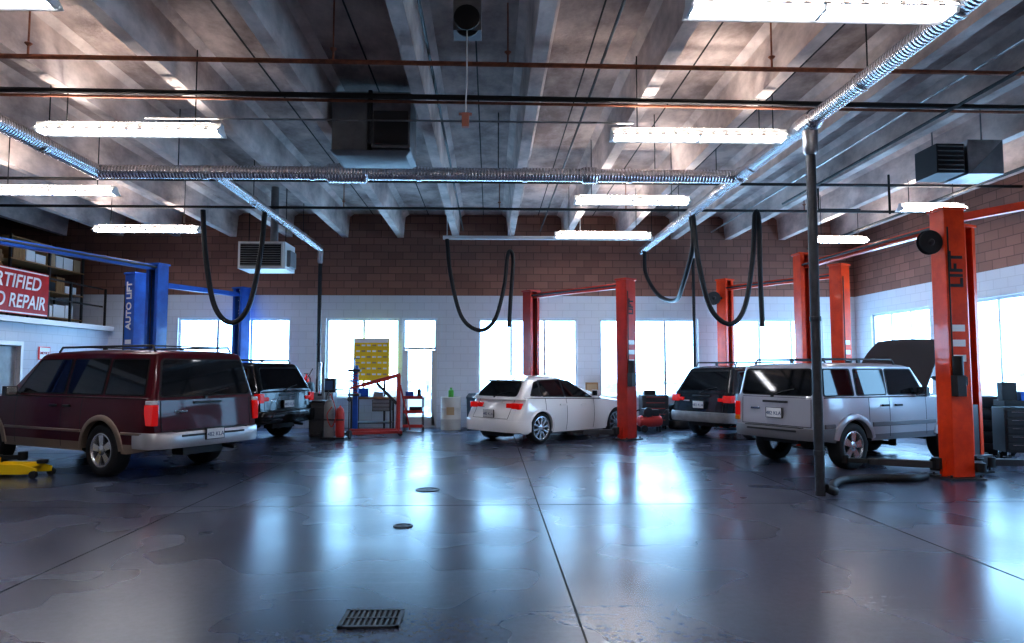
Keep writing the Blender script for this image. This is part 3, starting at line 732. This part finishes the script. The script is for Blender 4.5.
car('silver_suv',JXY,JPH,JEEP,dict(ro=.80,wb=2.58,fo=.78,W=.87,R=.37,gap=.065,arch=.02,pad=1,
 bot=[(-.80,.50),(-.5,.44),(2.9,.44),(3.36,.48)],belt=[(-.80,1.14),(2.1,1.12),(3.36,1.06)],roof=1.69,wr=.755,rc=.06,rl=.02,fl=.03,fk=.05,rk=.04,
 gh=(-.78,-.69,1.70,2.08),sw=[[(-.63,1.18),(.05,1.18),(.02,1.58),(-.57,1.58)],[(.16,1.18),(.86,1.18),(.86,1.58),(.16,1.58)],[(.95,1.18),(1.86,1.18),(1.60,1.58),(.95,1.58)]],
 rw=(1.18,1.58,.70,.65),seams=[.38,.9,1.88],handles=[.78,1.12],mould=(.70,.08),mouldmat=JC,cladz=.54,clad=JC,flaremat=JEEP,flare=.05,flw=.075,handlemat=DARK,
 rb=(.47,.66,.10,JC),fb=(.45,.66,.1,JC),tl=[(.76,.85,.80,1.04,0,.12),(.76,.85,.72,.80,2,.12)],hl=(.78,.96),plate=(.88,-.815),tail=(.68,1.12,.70),rails=.06,spokes=5,spw=.13,ww=.24,g=[(.3,.97),(.5,.99),(.8,1.0),(1.0,.995),(1.3,.97)],extra=[hood]))
car('black_suv',(-5.35,16.25),-65,BLK,dict(ro=.95,wb=2.7,fo=.85,W=.91,R=.36,pad=1,
 bot=[(-.95,.42),(-.5,.34),(3.1,.34),(3.55,.4)],belt=[(-.95,1.10),(2.2,1.08),(3.1,1.0),(3.55,.86)],roof=1.74,wr=.70,
 gh=(-.90,-.62,1.6,2.3),sw=[[(-.58,1.14),(.1,1.14),(.1,1.6),(-.42,1.6)],[(.2,1.14),(.95,1.14),(.95,1.6),(.2,1.6)],[(1.05,1.14),(1.95,1.14),(1.5,1.6),(1.05,1.6)]],
 rw=(1.14,1.6,.72,.6),seams=[.45,1.0,2.0],handles=[.85,1.2],rb=(.42,.68,.12,BLK),fb=(.4,.66,.1,BLK),tl=[(.74,.88,.86,1.06,0,.14),(.6,.74,.9,.98,0,.05)],hl=(.7,.86),plate=(.82,-.965),tail=(.70,1.08,.72),rails=.05,spokes=6,spw=.08))
AXY=off((1.04,15.12),48,0,.74)
car('white_hatchback',AXY,48,AUDI,dict(ro=.74,wb=2.58,fo=.86,W=.86,R=.33,gap=.04,rl=.30,fl=.25,rk=.16,fk=.2,arch=.085,archc=.05,
 bot=[(-.74,.3),(-.5,.22),(3.0,.2),(3.44,.24)],belt=[(-.74,.95),(-.3,.965),(1.0,.93),(1.9,.90),(2.2,.89),(2.7,.83),(3.15,.73),(3.44,.62)],roof=1.445,wr=.60,rc=.085,
 gh=(-.58,-.22,1.0,2.12),sw=[[(-.24,1.03),(.06,1.01),(.06,1.32),(-.04,1.28)],[(.12,1.01),(.78,.985),(.78,1.345),(.12,1.33)],[(.84,.985),(1.72,.955),(1.12,1.30),(.84,1.342)]],
 rw=(1.02,1.285,.60,.49),seams=[.14,.81,1.74],handles=[.66,1.35],handlemat=AUDI,flare=.012,flw=.03,mirmat=AUDI,g=[(.22,.94),(.4,.985),(.6,1.0),(.8,.985),(.95,.945)],
 rb=(.26,.52,.07,AUDI),fb=(.22,.5,.06,AUDI),tl=[(.54,.79,.74,.87,0,.18),(.38,.54,.76,.86,0,.03)],hl=(.54,.66),plate=(.64,-.77),tail=(.54,.94,.55),spoiler=1,spokes=10,spw=.05,rr=.74,ww=.22))
WXY=off((4.75,15.9),58,.92,0)
car('charcoal_wagon',WXY,58,WAG,dict(ro=.92,wb=2.62,fo=.9,W=.88,R=.345,gap=.055,rl=.12,fl=.2,rk=.1,arch=.04,
 bot=[(-.92,.42),(-.5,.34),(3.0,.34),(3.52,.38)],belt=[(-.92,1.05),(1.9,1.02),(2.5,.96),(3.52,.76)],roof=1.67,wr=.66,
 gh=(-.80,-.50,1.5,2.2),sw=[[(-.52,1.1),(.0,1.09),(.0,1.53),(-.36,1.51)],[(.1,1.09),(.85,1.08),(.85,1.55),(.1,1.53)],[(.94,1.08),(1.85,1.06),(1.38,1.53),(.94,1.55)]],
 rw=(1.08,1.53,.68,.56),seams=[.4,.9,1.9],handles=[.78,1.15],cladz=.52,clad=GREY,flaremat=GREY,rb=(.4,.62,.12,GREY),fb=(.36,.62,.1,GREY),
 tl=[(.64,.86,.84,1.0,0,.14),(.5,.64,.86,.94,0,.04)],hl=(.64,.78),plate=(.78,-.925),tail=(.62,1.04,.66),rails=.07,spokes=7,spw=.06))

# ------------------------------------------------------------------ workshop items
e=empty('floor_jack',(-7.05,10.75,0),math.radians(176)); m=MB()
for s in(-1,1): m.loft([[(x,s*.16-.012,z0),(x,s*.16+.012,z0),(x,s*.16+.012,z1),(x,s*.16-.012,z1)] for x,z0,z1 in((-.45,.06,.14),(-.2,.05,.2),(.3,.05,.2),(.5,.05,.12))],0)
m.box((.05,0,.13),(.7,.3,.04),0); m.beam((-.1,0,.15),(-.42,0,.2),.12,.06,0); m.cyl((-.42,0,.2),(-.42,0,.25),.08,n=16,mi=1)
for x in(-.42,.45):
    for s in(-1,1): m.cyl((x,s*.16,.055),(x,s*.22,.055),.055,n=16,mi=1)
m.tube([(.4,0,.15),(.8,0,.35),(1.4,0,.62)],.02,8,0); m.cyl((1.1,0,.49),(1.4,0,.62),.028,n=10,mi=1); m.box((.35,0,.2),(.14,.16,.14),0)
m.build('jack',[YEL,BLACK],parent=e,bevel=.005)
REDH=mat('hoist_red',(.48,.045,.04),.4)
e=empty('engine_hoist',(-2.62,17.0,0),math.radians(12)); m=MB()
for s in(-1,1): m.beam((-.75,s*.42,.1),(.45,s*.25,.1),.07,.07,0); m.cyl((-.75,s*.42-.03,.05),(-.75,s*.42+.03,.05),.05,n=12,mi=1); m.cyl((.45,s*.25-.03,.05),(.45,s*.25+.03,.05),.05,n=12,mi=1)
m.beam((.45,-.4,.1),(.45,.4,.1),.07,.07); m.beam((.42,0,.1),(.42,0,1.45),.09,.09); m.beam((.46,0,1.45),(-.45,0,1.2),.08,.09); m.beam((-.45,0,1.2),(-.75,0,1.12),.06,.06)
m.beam((.38,0,.75),(-.1,0,1.25),.07,.07,1); m.beam((.4,-.36,.12),(.42,0,.95),.04,.04); m.beam((.4,.36,.12),(.42,0,.95),.04,.04); m.tube([(-.73,0,1.1),(-.73,0,.9)],.012,6,1); m.lathe([(.05,-.02),(.06,0),(.05,.02)],(-.73,0,.87),axis='Y',n=14,mi=1)
m.beam((.46,0,1.2),(.70,0,.12),.04,.04,0)
m.build('hoist',[REDH,DGREY],parent=e,bevel=.005)
e=empty('tyre_changer',(-4.05,16.9,0),math.radians(10)); m=MB()
m.box((0,0,.4),(.44,.6,.78),4); m.box((0,-.305,.55),(.4,.02,.3),0); m.lathe([(.05,.78),(.27,.8),(.27,.84),(.05,.86)],n=24,mi=1); m.box((.0,.36,.9),(.16,.14,1.7),2); m.beam((0,.36,1.72),(0,-.02,1.62),.08,.08,2); m.cyl((0,-.02,1.0),(0,-.02,1.75),.03,n=10,mi=3)
m.box((0,-.02,.98),(.1,.06,.06),1); m.beam((.3,.1,.7),(.4,-.2,.35),.06,.1,1); m.lathe([(.02,-.03),(.16,-.03),(.16,.02),(.02,.03)],(.43,-.22,.35),axis='X',n=18,mi=1)
for x in(-.15,0,.15): m.box((x,-.36,.07),(.06,.16,.03),1)
m.tube([(-.2,.3,.8),(-.35,.3,1.3),(-.2,.36,1.6)],.015,6,1)
m.build('machine',[DGREY,DARK,GREY,CHROME,DGREY],parent=e,bevel=.01)
e=empty('gas_cylinder_cart',(-3.5,16.05,0),math.radians(-8)); m=MB()
m.lathe([(.11,.06),(.12,.08),(.12,.75),(.09,.86),(.04,.9),(.035,.97),(.001,.98)],(-.13,0,0),n=20,mi=0); m.lathe([(.09,.06),(.1,.08),(.1,.6),(.07,.7),(.03,.73),(.001,.78)],(.12,0,0),n=20,mi=1)
m.box((0,.02,.04),(.56,.34,.03),2)
for s in(-1,1): m.tube([(s*.27,.16,.04),(s*.27,.16,.95),(s*.24,.24,1.1),(0,.26,1.12)],.014,8,2); m.lathe([(.02,-.02),(.1,-.02),(.1,.02),(.02,.02)],(s*.31,.12,.10),axis='X',n=18,mi=3)
m.box((0,-.12,.45),(.5,.012,.03),2); m.tube(catmull([(-.13,0,.98),(-.05,-.12,1.0),(.1,-.2,.6),(.0,-.2,.3),(-.12,-.18,.55),(0,-.18,.75)],6),.012,6,1)
m.build('cart',[GREY,REDH,DGREY,BLACK],parent=e)
e=empty('wheel_balancer',(-4.2,18.1,0)); m=MB()
m.box((0,0,.5),(.5,.45,.98),0); m.box((0,.1,1.15),(.5,.2,.4),1); m.box((0,-.005,1.17),(.36,.02,.24),2); m.lathe([(.12,-.1),(.3,-.09),(.31,.09),(.12,.1)],(-.42,0,.95),axis='X',n=24,mi=3)
m.build('machine',[GREY,DARK,PLTX,BLACK],parent=e,bevel=.02)
# strut compressor stand with handwheel
e=empty('spring_compressor_stand',(-3.35,17.55,0)); m=MB()
m.box((0,0,.02),(.5,.5,.04),0); m.box((0,.1,.85),(.12,.1,1.66),1); m.box((0,-.05,1.55),(.3,.2,.06),0); m.box((0,-.05,.95),(.28,.2,.05),0)
pts=[(.09*math.cos(k*.7),-.08+.09*math.sin(k*.7),.98+.014*k) for k in range(38)]; m.tube(pts,.013,6,2); m.cyl((0,-.08,1.6),(0,-.08,1.85),.02,n=8,mi=3); m.lathe([(.12,-.01),(.14,0),(.12,.01),(.10,0)],(0,-.08,1.85),n=18,mi=0)
m.box((0,-.08,1.85),(.24,.02,.015),0)
m.build('stand',[DGREY,BLUE,REDH,CHROME],parent=e,bevel=.004)
e=empty('mechanics_trolley',(-1.95,18.1,0)); m=MB()
for z in(.12,.48,.84): m.box((0,0,z),(.5,.36,.03),0); m.box((0,-.18,z+.03),(.5,.012,.07),0)
for x in(-.24,.24):
    for y in(-.17,.17): m.box((x,y,.45),(.025,.025,.82),1); m.lathe([(.01,-.012),(.035,-.012),(.035,.012),(.01,.012)],(x,y,.035),axis='X',n=12,mi=2)
m.box((-.1,0,.94),(.2,.16,.14),3); m.lathe([(.05,.86),(.05,1.04),(.02,1.08)],(.14,0,0),n=12,mi=2); m.box((.05,0,.56),(.3,.2,.12),2)
m.build('trolley',[REDH,DGREY,BLACK,BLUE],parent=e)
e=empty('parts_display_board',(-3.18,18.95,1.84)); m=MB()
m.box((0,0,0),(.95,.05,1.14),0)
for r_ in range(6):
    for c_ in range(6):
        m.box((-.36+.144*c_,-.03,.38-.155*r_),(.10,.02,.045),1 if (r_*2+c_)%3 else 2)
m.box((0,-.03,.50),(.9,.01,.1),1); m.box((-.35,.04,-1.2),(.05,.05,1.28),3); m.box((.35,.04,-1.2),(.05,.05,1.28),3)
m.build('board',[YEL,WHITE,CARD,DGREY],parent=e)
e=empty('drawer_workbench',(-3.05,18.45,0)); m=MB()
m.box((0,0,.84),(1.1,.6,.05),0)
for x in(-.5,.5):
    for y in(-.25,.25): m.box((x,y,.41),(.05,.05,.82),1)
m.box((0,0,.2),(1.0,.5,.03),1); m.box((.25,0,.65),(.45,.5,.3),1)
for z in(.56,.66,.76): m.box((.25,-.255,z),(.42,.02,.08),2)
m.box((-.25,0,.98),(.3,.25,.22),3); m.box((.15,0,.93),(.25,.2,.12),2)
m.build('bench',[WOOD,DGREY,GREY,BLUE],parent=e,bevel=.005)
e=empty('waste_drum',(-1.02,18.5,0)); m=MB()
m.lathe([(.24,0),(.26,.01),(.26,.27),(.27,.29),(.26,.31),(.26,.55),(.27,.57),(.26,.59),(.26,.83),(.27,.85),(.24,.86),(.24,.83)],n=28); m.box((0,-.265,.5),(.2,.01,.2),1)
m.build('drum',[mat('drum_cream',(.6,.57,.52),.45),CARD],parent=e)
MB().lathe([(.06,.835),(.07,.85),(.07,1.02),(.03,1.06),(.03,1.1)],n=16).build('green_bottle',GREEN,parent=e)
e=empty('rubbish_bin',(-.45,18.6,0)); m=MB(); m.loft([[(x*k,y*k,z) for x,y in((-.16,-.16),(.16,-.16),(.16,.16),(-.16,.16))] for z,k in((0,.85),(.8,1),(.82,1.08),(.86,1.08),(.95,.7))]); m.build('bin',[mat('bin_blue',(.08,.12,.16),.5)],parent=e,bevel=.015)
e=empty('tool_chest',(4.35,18.6,0)); m=MB()
m.box((0,0,.5),(.7,.45,.8),0)
for k in range(5): m.box((0,-.235,.22+.15*k),(.64,.02,.12),0); m.box((0,-.25,.25+.15*k),(.5,.02,.015),1)
for x in(-.28,.28): m.cyl((x-.02,-.12,.05),(x+.02,-.12,.05),.05,n=12,mi=2); m.cyl((x-.02,.12,.05),(x+.02,.12,.05),.05,n=12,mi=2)
m.box((-.1,0,.96),(.3,.2,.12),2)
m.build('chest',[DGREY,REDH,BLACK],parent=e,bevel=.008)
e=empty('shop_vacuum',(3.65,18.5,0)); m=MB(); m.lathe([(.15,.06),(.2,.08),(.21,.4),(.22,.42),(.2,.5),(.12,.6),(.05,.62)],n=24); m.tube(catmull([(.15,0,.45),(.3,-.1,.5),(.32,-.1,.2),(.26,-.25,.05)],6),.02,8,1)
for a in range(4): m.cyl((.17*math.cos(a*PI/2),.17*math.sin(a*PI/2),0),(.17*math.cos(a*PI/2),.17*math.sin(a*PI/2),.08),.03,n=10,mi=1)
m.build('vacuum',[REDH,BLACK],parent=e)
e=empty('air_compressor',(4.05,17.75,0),.2); m=MB()
m.lathe([(.01,-.34),(.12,-.30),(.15,-.24),(.15,.24),(.12,.30),(.01,.34)],(0,0,.27),axis='X',n=22,mi=0)
m.box((-.10,0,.49),(.24,.18,.2),1); m.box((.14,0,.48),(.18,.14,.16),1); m.lathe([(.02,-.02),(.12,-.02),(.12,.02),(.02,.02)],(-.10,-.12,.50),axis='Y',n=18,mi=1)
for s in(-1,1): m.lathe([(.02,-.03),(.09,-.03),(.09,.03),(.02,.03)],(-.22,s*.16,.09),axis='Y',n=16,mi=1); m.box((.24,s*.09,.07),(.04,.04,.14),1)
m.tube([(.32,-.1,.35),(.5,-.1,.55),(.5,.1,.55),(.32,.1,.35)],.013,8,1)
m.build('compressor',[REDH,DGREY],parent=e)
e=empty('folding_sign',(2.75,18.9,0)); m=MB(); m.box((0,0,.95),(.34,.03,.55),0,rx=-.1); m.box((0,-.022,.95),(.28,.006,.45),1,rx=-.1)
for x in(-.15,.15): m.beam((x,-.12,0),(x,0,1.2),.03,.03,0); m.beam((x,.16,0),(x,0,1.2),.03,.03,0)
m.build('board',[WOOD,CARD],parent=e)
e=empty('fire_extinguisher',(-4.95,19.1,1.2)); m=MB(); m.lathe([(.001,-.25),(.07,-.24),(.075,-.2),(.075,.12),(.04,.19),(.02,.21),(.02,.25)],n=18); m.box((0,0,.26),(.12,.03,.02),1); m.tube(catmull([(.03,0,.24),(.12,-.01,.1),(.09,-.02,-.15)],6),.01,6,1); m.build('bottle',[REDL,BLACK],parent=e)
def tyres(x,y,n,R=.33):
    e=empty('tyre_stack',(x,y,0)); m=MB()
    for k in range(n):
        z=.11+.215*k; m.lathe([(R*.6,-.09),(R*.66,-.105),(R*.92,-.105),(R,-.06),(R,.06),(R*.92,.105),(R*.66,.105),(R*.6,.09)],(random.uniform(-.02,.02),random.uniform(-.02,.02),z),n=32,close=True)
    m.build('tyres',[BLACK],parent=e)
tyres(9.45,12.95,5); tyres(5.1,18.75,3,.3)
e=empty('rolling_tool_cart',(9.2,11.9,0),math.radians(-15)); m=MB()
m.box((0,0,.55),(.75,.5,.75),0)
for k in range(5): m.box((0,-.26,.27+.14*k),(.68,.02,.11),0); m.box((0,-.275,.3+.14*k),(.55,.02,.012),1)
m.box((0,0,1.0),(.7,.45,.1),2); m.box((.1,.0,1.12),(.3,.2,.16),3); m.box((-.2,.05,1.2),(.22,.22,.32),2)
for x in(-.3,.3):
    for y in(-.18,.18): m.cyl((x-.02,y,.07),(x+.02,y,.07),.07,n=14,mi=2); m.box((x,y,.14),(.04,.04,.1),1)
m.build('cart',[DARK,CHROME,BLACK,BLUE],parent=e,bevel=.01)
e=empty('oil_drain_station',(9.35,14.2,0)); m=MB()
m.lathe([(.2,.1),(.22,.12),(.22,.7),(.18,.76),(.03,.78)],n=22); m.cyl((0,0,.75),(0,0,1.3),.025,n=10,mi=1); m.lathe([(.04,1.28),(.26,1.42),(.27,1.44),(.25,1.44),(.03,1.31)],n=24,mi=1)
m.box((0,0,.08),(.45,.45,.04),1)
for s in(-1,1): m.cyl((s*.2,-.2,0.04),(s*.2,.2,0.04),.04,n=10,mi=1)
m.build('drain',[REDH,DGREY],parent=e)
m=MB().box((10.13,15.3,1.9),(.12,.5,.8),0).cyl((10.15,15.3,2.3),(10.15,15.3,5.0),.02,n=8,mi=0); m.build('electrical_panel',[GREY])

# ------------------------------------------------------------------ world / camera
w=bpy.data.worlds.new('World'); S.world=w; w.use_nodes=True
w.node_tree.nodes['Background'].inputs[0].default_value=(.72,.82,1,1); w.node_tree.nodes['Background'].inputs[1].default_value=1.0
cam=bpy.data.cameras.new('camera'); cam.sensor_width=36; cam.lens=700/1024*36; cam.clip_end=200
co=bpy.data.objects.new('camera',cam); S.collection.objects.link(co); co.location=(0,0,1.6); co.rotation_euler=(math.radians(90+3.84),0,math.radians(-1.8)); S.camera=co
S.view_settings.view_transform='Standard'; S.view_settings.exposure=.85
try: S.view_settings.look='Medium High Contrast'
except Exception: pass
